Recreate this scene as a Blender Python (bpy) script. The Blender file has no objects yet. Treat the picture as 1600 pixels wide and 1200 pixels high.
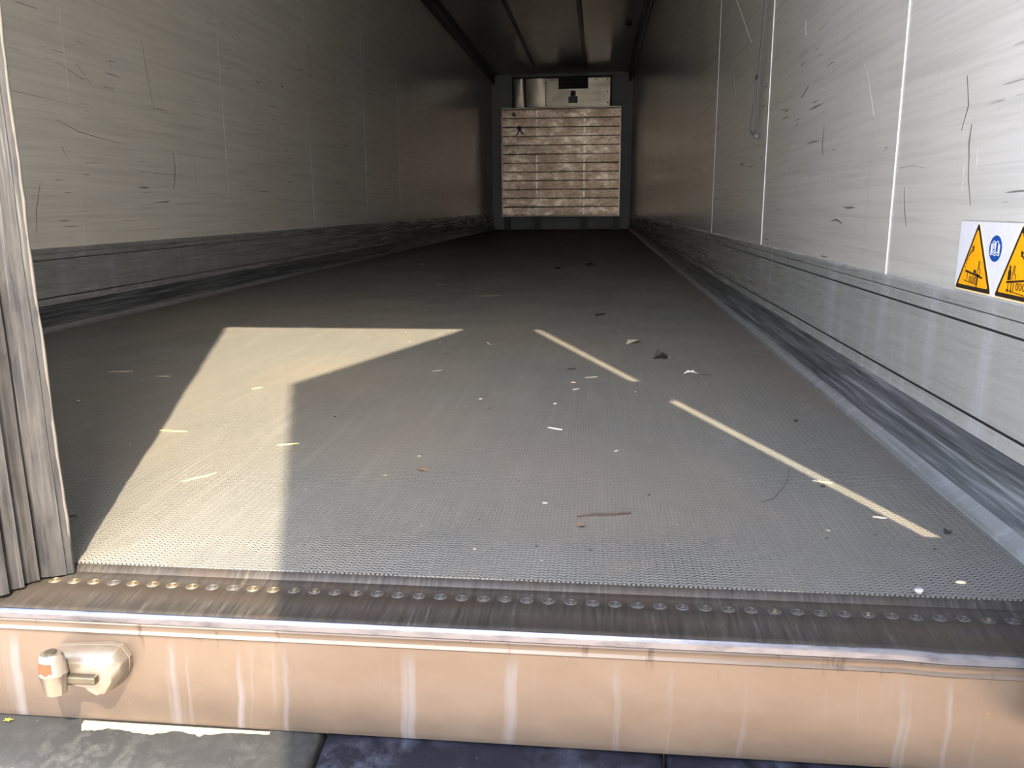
import bpy, bmesh, math, random
from mathutils import Vector, Matrix

# ------------------------------------------------------------------ camera, sky, sun, exposure
scene = bpy.context.scene
COL = scene.collection
cam_data = bpy.data.cameras.new('camera')
cam = bpy.data.objects.new('camera', cam_data)
COL.objects.link(cam)
cam_data.sensor_fit = 'HORIZONTAL'
cam_data.sensor_width = 36.0
cam_data.lens = 36.0 * 1275.6 / 1600.0
cam_data.clip_start = 0.02
cam_data.clip_end = 400
R_ = Vector((0.99460896, 0.10348539, -0.00661719))
U_ = Vector((-0.01557951, 0.21221518, 0.97709876))
F_ = Vector((-0.10251972, 0.97172809, -0.21268337))
cam.matrix_world = Matrix(((R_.x, U_.x, -F_.x, 0.6779),
                           (R_.y, U_.y, -F_.y, 0.0),
                           (R_.z, U_.z, -F_.z, 0.4111),
                           (0, 0, 0, 1)))
scene.camera = cam

SUN_DIR = Vector((-0.2833, 0.7804, -1.0)).normalized()
world = bpy.data.worlds.new('sky')
scene.world = world
world.use_nodes = True
wn = world.node_tree.nodes
wl = world.node_tree.links
bg = wn['Background']
sky = wn.new('ShaderNodeTexSky')
sky.sky_type = 'NISHITA'
sky.sun_disc = False
sky.sun_elevation = math.radians(50.3)
sky.sun_rotation = math.atan2(-SUN_DIR.x, -SUN_DIR.y)
sky.altitude = 100
sky.air_density = 1.0
sky.dust_density = 3.0
sky.ozone_density = 1.0
haze = wn.new('ShaderNodeMix')
haze.data_type = 'RGBA'
wtc = wn.new('ShaderNodeTexCoord')
wsep = wn.new('ShaderNodeSeparateXYZ')
wl.new(wtc.outputs['Generated'], wsep.inputs[0])
wab = wn.new('ShaderNodeMath')          # haze thickens towards the horizon
wab.operation = 'SUBTRACT'
wab.use_clamp = True
wab.inputs[0].default_value = 1.0
wl.new(wsep.outputs[2], wab.inputs[1])
wpw = wn.new('ShaderNodeMath')
wpw.operation = 'POWER'
wl.new(wab.outputs[0], wpw.inputs[0])
wpw.inputs[1].default_value = 3.0
wl.new(wpw.outputs[0], haze.inputs[0])
wl.new(sky.outputs[0], haze.inputs[6])
haze.inputs[7].default_value = (6.2, 6.1, 5.9, 1)
wl.new(haze.outputs[2], bg.inputs[0])
bg.inputs[1].default_value = 1.0

sun_data = bpy.data.lights.new('sun', 'SUN')
sun_data.energy = 13.0
sun_data.angle = math.radians(0.53)
sun_data.color = (1.0, 0.83, 0.60)
sun = bpy.data.objects.new('sun', sun_data)
sun.rotation_euler = (-SUN_DIR).to_track_quat('Z', 'Y').to_euler()
sun.location = (3, -6, 9)
COL.objects.link(sun)

scene.view_settings.view_transform = 'Standard'
scene.view_settings.look = 'None'
scene.view_settings.gamma = 1
scene.view_settings.use_curve_mapping = False
scene.view_settings.exposure = 0.56

rnd = random.Random(7)


# ------------------------------------------------------------------ node helper
class NT:
    def __init__(self, name):
        self.m = bpy.data.materials.new(name)
        self.m.use_nodes = True
        self.t = self.m.node_tree
        self.n = self.t.nodes
        self.b = self.n['Principled BSDF']
        tc = self.n.new('ShaderNodeTexCoord')
        self.obj = tc.outputs['Object']

    def link(self, a, b):
        self.t.links.new(a, b)

    def setin(self, sock, v):
        if v is None:
            return
        if isinstance(v, bpy.types.NodeSocket):
            self.link(v, sock)
        else:
            sock.default_value = v

    def math(self, op, a, b=None, c=None, clamp=False):
        nd = self.n.new('ShaderNodeMath')
        nd.operation = op
        nd.use_clamp = clamp
        self.setin(nd.inputs[0], a)
        self.setin(nd.inputs[1], b)
        self.setin(nd.inputs[2], c)
        return nd.outputs[0]

    def sep(self, v=None):
        nd = self.n.new('ShaderNodeSeparateXYZ')
        self.link(v or self.obj, nd.inputs[0])
        return nd.outputs

    def comb(self, x, y, z):
        nd = self.n.new('ShaderNodeCombineXYZ')
        for i, v in enumerate((x, y, z)):
            self.setin(nd.inputs[i], v)
        return nd.outputs[0]

    def scale(self, s, loc=(0, 0, 0), rot=(0, 0, 0), v=None):
        nd = self.n.new('ShaderNodeMapping')
        self.link(v or self.obj, nd.inputs[0])
        nd.inputs['Scale'].default_value = s
        nd.inputs['Location'].default_value = loc
        nd.inputs['Rotation'].default_value = rot
        return nd.outputs[0]

    def noise(self, v, scale=1.0, detail=4, rough=0.55, dist=0.0):
        nd = self.n.new('ShaderNodeTexNoise')
        self.link(v, nd.inputs['Vector'])
        nd.inputs['Scale'].default_value = scale
        nd.inputs['Detail'].default_value = detail
        nd.inputs['Roughness'].default_value = rough
        nd.inputs['Distortion'].default_value = dist
        return nd.outputs['Fac']

    def ramp(self, f, stops):
        nd = self.n.new('ShaderNodeValToRGB')
        self.link(f, nd.inputs[0])
        cr = nd.color_ramp
        while len(cr.elements) < len(stops):
            cr.elements.new(0.5)
        for e, (p, c) in zip(cr.elements, stops):
            e.position = p
            if isinstance(c, (int, float)):
                c = (c, c, c)
            e.color = (c[0], c[1], c[2], 1)
        return nd.outputs[0]

    def mix(self, f, a, b, mode='MIX'):
        nd = self.n.new('ShaderNodeMix')
        nd.data_type = 'RGBA'
        nd.blend_type = mode
        self.setin(nd.inputs[0], f)
        for s, v in ((nd.inputs[6], a), (nd.inputs[7], b)):
            if isinstance(v, tuple):
                v = (v[0], v[1], v[2], 1)
            self.setin(s, v)
        return nd.outputs[2]

    def bump(self, h, strength=0.5, dist=0.002):
        nd = self.n.new('ShaderNodeBump')
        nd.inputs['Strength'].default_value = strength
        nd.inputs['Distance'].default_value = dist
        self.link(h, nd.inputs['Height'])
        self.link(nd.outputs[0], self.b.inputs['Normal'])

    def out(self, color=None, rough=None, metal=None, spec=None):
        if isinstance(color, tuple):
            color = (color[0], color[1], color[2], 1)
        self.setin(self.b.inputs['Base Color'], color)
        self.setin(self.b.inputs['Roughness'], rough)
        self.setin(self.b.inputs['Metallic'], metal)
        self.setin(self.b.inputs['Specular IOR Level'], spec)
        return self.m


def plain(name, color, rough=0.6, metal=0.0, var=0.12, scale=60, spec=None):
    t = NT(name)
    n = t.noise(t.obj, scale, 4)
    d = tuple(c * (1 - var) for c in color)
    l = tuple(min(1, c * (1 + var)) for c in color)
    return t.out(t.ramp(n, [(0.3, d), (0.7, l)]), rough, metal, spec)


# ------------------------------------------------------------------ materials
def wall_mat(name, base):
    """Scuffed off-white panel skin, long grey rub marks running along the body."""
    t = NT(name)
    # gentle waviness so that the rub marks are not ruler straight
    s1 = t.noise(t.scale((1, 1.1, 34)), 1.0, 7, 0.62, 0.25)
    s2 = t.noise(t.scale((1, 2.8, 95), (3, 5, 7)), 1.0, 5, 0.6, 0.15)
    s3 = t.noise(t.scale((1, 1.6, 55), (9, 2, 4), (0.22, 0, 0)), 1.0, 6, 0.6, 0.2)
    pz = t.noise(t.scale((1, 0.7, 0.9), (1, 8, 2)), 1.6, 3, 0.5)
    vert = t.noise(t.scale((1, 42, 2.2), (4, 4, 1)), 1.0, 4, 0.6)
    dark = tuple(c * 0.79 for c in base)
    warm = (base[0] * 0.93, base[1] * 0.89, base[2] * 0.80)
    c = t.mix(t.ramp(s1, [(0.44, 0.0), (0.66, 0.6)]), base, dark)
    c = t.mix(t.ramp(s2, [(0.48, 0.0), (0.70, 0.75)]), c, dark)
    c = t.mix(t.math('MULTIPLY', t.ramp(s3, [(0.50, 0.0), (0.68, 0.75)]), t.ramp(pz, [(0.4, 0), (0.6, 1)])), c,
              tuple(k * 0.6 for k in base))
    c = t.mix(t.ramp(pz, [(0.35, 0.0), (0.7, 0.7)]), c, warm, 'MIX')
    c = t.mix(t.ramp(vert, [(0.58, 0.0), (0.78, 0.22)]), c, tuple(k * 0.55 for k in base))
    # rare black dashes
    d1 = t.noise(t.scale((1, 5.5, 150), (11, 3, 9)), 1.0, 2, 0.4)
    d2 = t.noise(t.scale((1, 1.7, 2.5), (2, 6, 3)), 1.0, 2, 0.4)
    c = t.mix(t.math('MULTIPLY', t.ramp(d1, [(0.70, 0.0), (0.735, 0.85)]), t.ramp(d2, [(0.46, 0), (0.56, 1)])), c,
              (0.10, 0.095, 0.09))
    r = t.math('ADD', t.math('MULTIPLY', s1, 0.14), 0.13)
    t.bump(t.math('ADD', t.math('MULTIPLY', t.noise(t.scale((1, 3, 3)), 1.5, 3), 1.0), t.math('MULTIPLY', s2, 0.02)), 0.3, 0.006)
    return t.out(c, r, 0.0, 0.6)


def alu_mat(name, base, rough=0.33, metal=0.75, dark=0.35):
    """Rubbed aluminium guard rail with streaks along the body and black scuffs."""
    t = NT(name)
    s1 = t.noise(t.scale((40, 1.6, 70)), 1.0, 6, 0.62, 0.2)
    s2 = t.noise(t.scale((30, 1.8, 150), (5, 1, 3)), 1.0, 5, 0.6, 0.3)
    v = t.noise(t.scale((1, 26, 1.5), (7, 3, 1)), 1.0, 4, 0.6)  # upright bluish sky reflections, mixed into the colour below
    bk = tuple(c * dark for c in base)
    c = t.mix(t.ramp(s1, [(0.42, 0.0), (0.68, 0.6)]), base, tuple(k * 0.78 for k in base))
    c = t.mix(t.ramp(s2, [(0.60, 0.0), (0.70, 0.55)]), c, bk)
    c = t.mix(t.ramp(v, [(0.50, 0.0), (0.72, 0.5)]), c, (min(1, base[0] * 1.5), min(1, base[1] * 1.55), min(1, base[2] * 1.75)))
    r = t.math('ADD', t.math('MULTIPLY', s1, 0.3), rough - 0.15)
    t.bump(s1, 0.15, 0.002)
    return t.out(c, r, metal)


def cove_mat():
    t = NT('scuffed_dark_cove')
    s1 = t.noise(t.scale((60, 2.2, 90)), 1.0, 6, 0.65, 0.3)
    c = t.ramp(s1, [(0.36, (0.045, 0.050, 0.053)), (0.52, (0.125, 0.132, 0.138)), (0.70, (0.33, 0.34, 0.35))])
    t.bump(s1, 0.3, 0.002)
    return t.out(c, 0.45, 0.35)


def floor_mat():
    t = NT('tread_floor')
    x, y, z = t.sep()
    u = t.math('DIVIDE', x, 0.0052)
    cidx = t.math('FLOOR', u)
    par = t.math('MULTIPLY', t.math('ABSOLUTE', t.math('MODULO', cidx, 2.0)), 2.0)
    sgn = t.math('SUBTRACT', par, 1.0)
    fu = t.math('SUBTRACT', t.math('FRACT', u), 0.5)
    v = t.math('ADD', t.math('DIVIDE', y, 0.0066), t.math('MULTIPLY', t.math('MULTIPLY', sgn, fu), 0.62))
    fv = t.math('ABSOLUTE', t.math('SUBTRACT', t.math('FRACT', v), 0.5))
    ridge = t.math('SUBTRACT', 1.0, t.math('MULTIPLY', fv, 4.2), clamp=True)
    cut = t.math('MULTIPLY', t.math('SUBTRACT', 0.46, t.math('ABSOLUTE', fu)), 7.0, clamp=True)
    dash = t.math('MULTIPLY', ridge, cut)
    patch = t.noise(t.scale((3.5, 3.0, 1), (2, 1, 0)), 1.0, 4, 0.6)
    fill = t.ramp(patch, [(0.34, 0.25), (0.6, 1.0)])
    dash2 = t.math('MULTIPLY', dash, fill)
    # colour : dusty grey coat, tyre rub marks along the body, brown dirt patches
    rub = t.noise(t.scale((22, 0.55, 1), (0, 0, 0), (0, 0, -0.10)), 1.0, 6, 0.62, 0.5)
    rub2 = t.noise(t.scale((40, 3.0, 1), (4, 2, 0), (0, 0, 0.05)), 1.0, 5, 0.6, 0.6)
    big = t.noise(t.scale((1.1, 0.6, 1), (5, 4, 0)), 1.6, 4, 0.55)
    fine = t.noise(t.obj, 420, 3, 0.6)
    c = t.ramp(fine, [(0.3, (0.070, 0.072, 0.067)), (0.7, (0.145, 0.147, 0.137))])
    c = t.mix(t.ramp(rub, [(0.42, 0.0), (0.75, 0.42)]), c, (0.125, 0.122, 0.112))
    c = t.mix(t.ramp(rub2, [(0.50, 0.0), (0.78, 0.22)]), c, (0.27, 0.27, 0.252))
    c = t.mix(t.ramp(big, [(0.42, 0.0), (0.68, 0.55)]), c, (0.165, 0.14, 0.108))
    # worn dark lozenges close to the sill
    near = t.math('MULTIPLY', t.math('SUBTRACT', 1.03, y), 9.0, clamp=True)
    p2 = t.noise(t.scale((6, 8, 1), (9, 3, 0)), 1.0, 3, 0.6)
    lz = t.math('MULTIPLY', t.math('MULTIPLY', dash, near), t.ramp(p2, [(0.42, 0.0), (0.56, 1.0)]))
    c = t.mix(t.math('MULTIPLY', lz, 0.8), c, (0.035, 0.035, 0.036))
    # dirt gathered along both side walls
    ed = t.math('MULTIPLY', t.math('SUBTRACT', t.math('ABSOLUTE', x), 0.98), 6.0, clamp=True)
    c = t.mix(t.math('MULTIPLY', ed, t.ramp(big, [(0.35, 0.1), (0.6, 0.8)])), c, (0.115, 0.095, 0.072))
    keep = t.math('SUBTRACT', 1.0, t.math('MULTIPLY', t.math('MULTIPLY', near, t.ramp(p2, [(0.42, 0.0), (0.56, 1.0)])), 0.95), clamp=True)
    c = t.mix(t.math('MULTIPLY', t.math('MULTIPLY', dash2, 0.80), keep), c, (0.38, 0.385, 0.36))
    # bare pale patches with black dirt packed in the lozenges, only close to the sill
    m2 = t.math('MULTIPLY', near, t.ramp(p2, [(0.42, 0.0), (0.52, 1.0)]))
    c = t.mix(t.math('MULTIPLY', m2, 0.65), c, (0.19, 0.188, 0.172))
    c = t.mix(t.math('MULTIPLY', t.math('MULTIPLY', dash, m2), 0.95, clamp=True), c, (0.012, 0.012, 0.014))
    hgt = t.math('ADD', dash2, t.math('MULTIPLY', fine, 0.35))
    t.bump(hgt, 1.0, 0.0020)
    return t.out(c, 0.58, 0.0, 0.25)


def sill_top_mat():
    t = NT('worn_threshold_steel')
    s = t.noise(t.scale((260, 14, 40)), 1.0, 5, 0.65, 0.2)
    b = t.noise(t.scale((9, 30, 9)), 1.0, 4, 0.6)
    c = t.ramp(s, [(0.3, (0.022, 0.020, 0.018)), (0.60, (0.055, 0.050, 0.044)), (0.80, (0.13, 0.12, 0.105))])
    c = t.mix(t.ramp(b, [(0.42, 0.0), (0.62, 0.7)]), c, (0.050, 0.037, 0.027))
    t.bump(s, 0.2, 0.001)
    return t.out(c, 0.5, 0.45)


def nose_mat():
    t = NT('polished_nose_edge')
    s = t.noise(t.scale((30, 100, 100)), 1.0, 4, 0.6)
    c = t.ramp(s, [(0.3, (0.11, 0.115, 0.14)), (0.55, (0.18, 0.185, 0.215))])
    return t.out(c, t.math('ADD', t.math('MULTIPLY', s, 0.25), 0.18), 1.0)


def face_mat():
    """Brushed steel skirt with dried lime runs."""
    t = NT('stained_steel_skirt')
    x, y, z = t.sep()
    big = t.noise(t.scale((6, 1, 9)), 1.0, 4, 0.6)
    brush = t.noise(t.scale((2, 1, 420)), 1.0, 3, 0.6)
    wob = t.math('MULTIPLY', t.math('SUBTRACT', t.noise(t.scale((2, 1, 16)), 1.0, 2), 0.5), 0.016)
    vx = t.comb(t.math('ADD', x, wob), 0.0, t.math('MULTIPLY', z, 0.03))
    runs = t.noise(vx, 38, 4, 0.6)
    lower = t.ramp(t.math('MULTIPLY', t.math('SUBTRACT', 0.265, z), 8.0), [(0.05, 0.0), (0.22, 0.8), (0.9, 1.0)])
    rf = t.math('MULTIPLY', t.ramp(runs, [(0.565, 0.0), (0.67, 1.0)]), lower)
    speck = t.noise(t.obj, 160, 2, 0.5)
    c = t.ramp(big, [(0.3, (0.142, 0.112, 0.090)), (0.7, (0.182, 0.148, 0.121))])
    c = t.mix(t.math('MULTIPLY', rf, 0.55), c, (0.185, 0.195, 0.225))
    c = t.mix(t.ramp(speck, [(0.72, 0.0), (0.77, 0.8)]), c, (0.22, 0.14, 0.09))
    scf = t.noise(t.scale((70, 1, 12), (3, 0, 8)), 1.0, 4, 0.6)
    hi = t.math('MULTIPLY', t.math('ADD', t.math('SUBTRACT', z, 0.24), 0.0), 40.0, clamp=True)
    c = t.mix(t.math('MULTIPLY', t.ramp(scf, [(0.60, 0.0), (0.68, 0.75)]), hi), c, (0.07, 0.05, 0.04))
    r = t.math('ADD', 0.34, t.math('MULTIPLY', big, 0.22))
    m = t.math('SUBTRACT', 0.72, t.math('MULTIPLY', rf, 0.16))
    t.bump(t.math('ADD', big, t.math('MULTIPLY', brush, 0.03)), 0.25, 0.004)
    return t.out(c, r, m)


def rubber_mat(name, base, dust=(0.25, 0.25, 0.25), amt=0.6, scale=40):
    t = NT(name)
    n = t.noise(t.obj, scale, 6, 0.65, 0.4)
    g = t.noise(t.obj, 7, 3, 0.5)
    sp = t.noise(t.obj, 300, 2, 0.5)
    f = t.math('MULTIPLY', t.ramp(n, [(0.45, 0.0), (0.72, 1.0)]), t.ramp(g, [(0.38, 0.1), (0.62, amt)]))
    c = t.mix(f, base, dust)
    c = t.mix(t.ramp(sp, [(0.70, 0.0), (0.76, 0.7)]), c, dust)
    t.bump(n, 0.3, 0.001)
    return t.out(c, 0.6, 0.0, 0.18)


def gasket_mat():
    t = NT('weathered_door_gasket')
    s = t.noise(t.scale((220, 220, 5)), 1.0, 5, 0.6, 0.6)
    g = t.noise(t.scale((60, 60, 14), (3, 1, 2)), 1.0, 5, 0.65, 0.3)
    c = t.ramp(s, [(0.32, (0.006, 0.006, 0.007)), (0.55, (0.022, 0.022, 0.024)), (0.74, (0.085, 0.085, 0.085))])
    c = t.mix(t.ramp(g, [(0.40, 0.0), (0.7, 0.6)]), c, (0.055, 0.053, 0.050))
    t.bump(g, 0.4, 0.001)
    return t.out(c, 0.5, 0.0, 0.25)


def ceiling_mat():
    t = NT('glossy_roof_lining')
    x, y, z = t.sep()
    n = t.noise(t.scale((1.5, 0.4, 1)), 1.0, 4)
    c = t.ramp(n, [(0.3, (0.40, 0.385, 0.35)), (0.7, (0.50, 0.485, 0.445))])
    t.bump(t.noise(t.scale((0.9, 1.6, 1)), 1.0, 2), 0.4, 0.02)
    return t.out(c, 0.22, 0.0, 0.6)


def plank_mat():
    """Battered aluminium slats of the bulkhead."""
    t = NT('battered_slat_metal')
    a = t.noise(t.scale((3.6, 1, 8)), 1.0, 8, 0.76, 0.3)
    gl = t.noise(t.scale((14, 1, 22), (2, 0, 2)), 1.0, 3, 0.6)
    b = t.noise(t.scale((1.6, 1, 2.4), (3, 0, 1)), 1.0, 5, 0.6)
    d = t.noise(t.scale((9, 1, 70), (1, 0, 5)), 1.0, 4, 0.6)
    c = t.ramp(a, [(0.34, (0.17, 0.12, 0.085)), (0.50, (0.44, 0.345, 0.26)), (0.64, (0.92, 0.83, 0.70))])
    c = t.mix(t.ramp(b, [(0.42, 0.0), (0.62, 0.8)]), c, (0.24, 0.165, 0.115))
    c = t.mix(t.ramp(d, [(0.57, 0.0), (0.64, 0.85)]), c, (0.06, 0.045, 0.035))
    c = t.mix(t.ramp(gl, [(0.66, 0.0), (0.74, 0.8)]), c, (0.95, 0.88, 0.76))  # bright glints painted into the slat colour
    r = t.math('ADD', t.math('MULTIPLY', a, 0.30), 0.20)
    t.bump(t.math('ADD', a, b), 0.35, 0.01)
    return t.out(c, r, 0.85)


def ground_mat():
    t = NT('sandy_yard_ground')
    a = t.noise(t.obj, 1.3, 6, 0.6)
    b = t.noise(t.obj, 60, 4, 0.7)
    c = t.ramp(a, [(0.3, (0.42, 0.35, 0.28)), (0.7, (0.54, 0.46, 0.37))])
    c = t.mix(t.ramp(b, [(0.35, 0.0), (0.75, 0.5)]), c, (0.33, 0.27, 0.21))
    t.bump(b, 0.4, 0.01)
    return t.out(c, 0.9, 0.0, 0.2)


M = {}
M['wall'] = wall_mat('scuffed_panel_lightened', (0.84, 0.815, 0.745))  # left skin painted lighter to make up for the light it lacks
M['wallr'] = wall_mat('scuffed_panel_darkened', (0.535, 0.53, 0.515))  # same off-white skin painted darker against the strong daylight on this side
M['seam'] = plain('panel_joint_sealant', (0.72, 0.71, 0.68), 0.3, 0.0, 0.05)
M['seamr'] = plain('panel_joint_highlight', (0.60, 0.60, 0.59), 0.35, 0.0, 0.05)  # right joints paler than their wall, the bright catch painted in
M['scratch'] = plain('black_scratch', (0.07, 0.065, 0.06), 0.7)
M['greyscuff'] = plain('grey_scuff', (0.33, 0.32, 0.30), 0.5)
M['alu'] = alu_mat('rubbed_guard_aluminium', (0.48, 0.48, 0.455), 0.27, 0.45)
M['alulip'] = alu_mat('floor_lip_aluminium', (0.30, 0.305, 0.305), 0.42, 0.4)
M['groove'] = plain('dirty_groove', (0.035, 0.035, 0.035), 0.6)
M['cove'] = cove_mat()
M['floor'] = floor_mat()
M['silltop'] = sill_top_mat()
M['nose'] = nose_mat()
M['face'] = face_mat()
M['rivet'] = plain('rivet_rim_steel', (0.26, 0.205, 0.13), 0.38, 0.8, 0.35, 90)
M['rivetpit'] = plain('rivet_dirt_ring', (0.055, 0.05, 0.045), 0.7)
M['bumper'] = rubber_mat('shaded_dock_rubber', (0.004, 0.0045, 0.009), (0.065, 0.074, 0.105), 0.8, 26)  # darker, bluer copy for the shaded blocks, shade put in the colour
M['bumperlit'] = rubber_mat('dusty_sunlit_dock_rubber', (0.017, 0.018, 0.0185), (0.065, 0.068, 0.066), 0.8, 60)  # sunlit copy of the same dusty rubber, painted lighter and greyer
M['sand'] = plain('sand_dust', (0.24, 0.195, 0.125), 0.9, 0, 0.2, 220)
M['gasket'] = gasket_mat()
M['ceil'] = ceiling_mat()
M['rib'] = plain('roof_rib', (0.06, 0.058, 0.052), 0.4)
M['rail'] = plain('black_load_rail', (0.015, 0.015, 0.017), 0.45)
M['railtick'] = plain('rail_slot_edge', (0.40, 0.40, 0.40), 0.35, 0.6)
M['back'] = plain('front_wall_lining', (0.33, 0.34, 0.33), 0.5, 0.0, 0.06, 3)
M['plank'] = plank_mat()
M['coolpanel'] = None
M['upright'] = plain('scraped_upright_metal', (0.66, 0.58, 0.47), 0.4, 0.8, 0.5, 14)
M['black'] = plain('matt_black', (0.012, 0.012, 0.013), 0.6)
M['redbox'] = plain('dark_red_plastic', (0.09, 0.018, 0.014), 0.5)
M['bluetape'] = plain('dark_blue_tape', (0.010, 0.018, 0.05), 0.5)
M['brownmark'] = plain('faded_brown_label', (0.20, 0.13, 0.09), 0.6)
M['ground'] = ground_mat()
M['doorskin'] = plain('door_skin_white', (0.80, 0.79, 0.77), 0.35)
M['steel'] = plain('galvanised_steel', (0.45, 0.45, 0.45), 0.4, 0.8)
M['catch'] = plain('cast_catch_metal', (0.20, 0.175, 0.148), 0.30, 0.7, 0.12, 60)
M['catchdark'] = plain('catch_bar_metal', (0.10, 0.092, 0.07), 0.35, 0.8)
M['rust'] = plain('orange_rust', (0.12, 0.028, 0.007), 0.8, 0.0, 0.3, 400)
M['smear'] = plain('grey_rub_smear', (0.09, 0.095, 0.11), 0.4, 0.4)
M['stickerwhite'] = plain('sticker_white_vinyl', (0.64, 0.64, 0.69), 0.3, 0, 0.04)
M['stickeryellow'] = plain('sticker_yellow_vinyl', (0.84, 0.37, 0.006), 0.3, 0, 0.04)
M['stickerpale'] = plain('sticker_pale_rim', (0.90, 0.66, 0.30), 0.3, 0, 0.04)
M['stickerblack'] = plain('sticker_black_print', (0.022, 0.016, 0.013), 0.35)
M['stickerblue'] = plain('sticker_blue_print', (0.010, 0.065, 0.30), 0.3, 0, 0.04)
M['strap'] = plain('grey_webbing', (0.13, 0.13, 0.14), 0.7, 0, 0.3, 300)
M['straw'] = plain('yellow_straw', (0.82, 0.66, 0.16), 0.5, 0, 0.2, 200)
M['palestraw'] = plain('pale_straw', (0.40, 0.36, 0.26), 0.6, 0, 0.2, 200)
M['twig'] = plain('brown_twig', (0.045, 0.030, 0.019), 0.7, 0, 0.4, 200)
M['leafbrown'] = plain('dry_brown_leaf', (0.14, 0.092, 0.055), 0.7, 0, 0.25, 150)
M['leafpale'] = plain('pale_dry_leaf', (0.55, 0.54, 0.50), 0.7, 0, 0.2, 150)
M['leafdark'] = plain('dark_rotten_leaf', (0.035, 0.03, 0.025), 0.7)
M['stone'] = plain('pale_stone', (0.34, 0.335, 0.32), 0.8, 0, 0.2, 200)
M['darkstone'] = plain('dark_crumb', (0.03, 0.028, 0.025), 0.8)
M['chip'] = plain('tan_wood_chip', (0.62, 0.47, 0.33), 0.7)
M['green'] = plain('green_weed', (0.35, 0.42, 0.05), 0.6)
M['cord'] = plain('dark_thread', (0.05, 0.05, 0.05), 0.7)


def cool_mat():
    t = NT('cooler_cover_metal')
    a = t.noise(t.scale((2, 1, 2)), 1.0, 3)
    d = t.noise(t.scale((9, 1, 14)), 1.0, 4)
    c = t.ramp(a, [(0.3, (0.24, 0.21, 0.165)), (0.7, (0.42, 0.375, 0.31))])
    c = t.mix(t.ramp(d, [(0.60, 0.0), (0.75, 0.6)]), c, (0.22, 0.18, 0.14))
    t.bump(a, 0.5, 0.03)
    return t.out(c, 0.32, 0.85)


M['coolpanel'] = cool_mat()


# ------------------------------------------------------------------ geometry helpers
def link_obj(name, bm, mats, parent=None, smooth=None, bevel=None):
    me = bpy.data.meshes.new(name)
    bmesh.ops.recalc_face_normals(bm, faces=bm.faces)
    bm.to_mesh(me)
    bm.free()
    if not isinstance(mats, (list, tuple)):
        mats = [mats]
    for m in mats:
        me.materials.append(m)
    o = bpy.data.objects.new(name, me)
    COL.objects.link(o)
    if parent:
        o.parent = parent
    if bevel:
        b = o.modifiers.new('bevel', 'BEVEL')
        b.width = bevel
        b.segments = 2
        b.limit_method = 'ANGLE'
        b.angle_limit = math.radians(40)
    if smooth:
        for p in me.polygons:
            p.use_smooth = True
        if smooth < 180:
            me.set_sharp_from_angle(angle=math.radians(smooth))
    return o


def empty(name, loc, label, cat, group=None, rot=0):
    o = bpy.data.objects.new(name, None)
    o.empty_display_size = 0.05
    o.location = loc
    o.rotation_euler = (0, 0, rot)
    COL.objects.link(o)
    return tag(o, label, cat, group)


def tag(o, label, cat, group=None, kind=None):
    o['label'] = label
    o['category'] = cat
    if group:
        o['group'] = group
    if kind:
        o['kind'] = kind
    return o


def struct(o, label=None):
    o['kind'] = 'structure'
    if label:
        o['label'] = label
    return o


def box(bm, x0, x1, y0, y1, z0, z1, mi=0):
    vs = [bm.verts.new(p) for p in ((x0, y0, z0), (x1, y0, z0), (x1, y1, z0), (x0, y1, z0),
                                    (x0, y0, z1), (x1, y0, z1), (x1, y1, z1), (x0, y1, z1))]
    for f in ((0, 3, 2, 1), (4, 5, 6, 7), (0, 1, 5, 4), (1, 2, 6, 5), (2, 3, 7, 6), (3, 0, 4, 7)):
        fc = bm.faces.new([vs[i] for i in f])
        fc.material_index = mi


def BM():
    return bmesh.new()


def extrude(bm, prof, axis, a0, a1, mis=None, segs=1, warp=None, closed=True):
    """Sweep a closed 2D profile along x ('x': prof=(y,z)) , y ('y': prof=(x,z)) or z ('z': prof=(x,y))."""
    n = len(prof)
    rings = []
    for k in range(segs + 1):
        a = a0 + (a1 - a0) * k / segs
        ring = []
        for (p, q) in prof:
            if axis == 'x':
                co = (a, p, q)
            elif axis == 'y':
                co = (p, a, q)
            else:
                co = (p, q, a)
            if warp:
                co = warp(co)
            ring.append(bm.verts.new(co))
        rings.append(ring)
    rng = n if closed else n - 1
    for k in range(segs):
        for i in range(rng):
            j = (i + 1) % n
            f = bm.faces.new((rings[k][i], rings[k][j], rings[k + 1][j], rings[k + 1][i]))
            if mis:
                f.material_index = mis[i]
    if closed:
        bm.faces.new(rings[0])
        bm.faces.new(list(reversed(rings[-1])))


def tube(bm, pts, rad, sides=8, cap=True, mi=0):
    pts = [Vector(p) for p in pts]
    if not isinstance(rad, (list, tuple)):
        rad = [rad] * len(pts)
    rings = []
    for i, p in enumerate(pts):
        d = (pts[min(i + 1, len(pts) - 1)] - pts[max(i - 1, 0)]).normalized()
        up = Vector((0, 0, 1)) if abs(d.z) < 0.9 else Vector((1, 0, 0))
        a = d.cross(up).normalized()
        b = d.cross(a).normalized()
        rings.append([bm.verts.new(p + (a * math.cos(2 * math.pi * k / sides) + b * math.sin(2 * math.pi * k / sides)) * rad[i])
                      for k in range(sides)])
    for i in range(len(pts) - 1):
        for k in range(sides):
            f = bm.faces.new((rings[i][k], rings[i][(k + 1) % sides], rings[i + 1][(k + 1) % sides], rings[i + 1][k]))
            f.material_index = mi
    if cap:
        for r in (rings[0], list(reversed(rings[-1]))):
            f = bm.faces.new(r)
            f.material_index = mi


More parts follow.
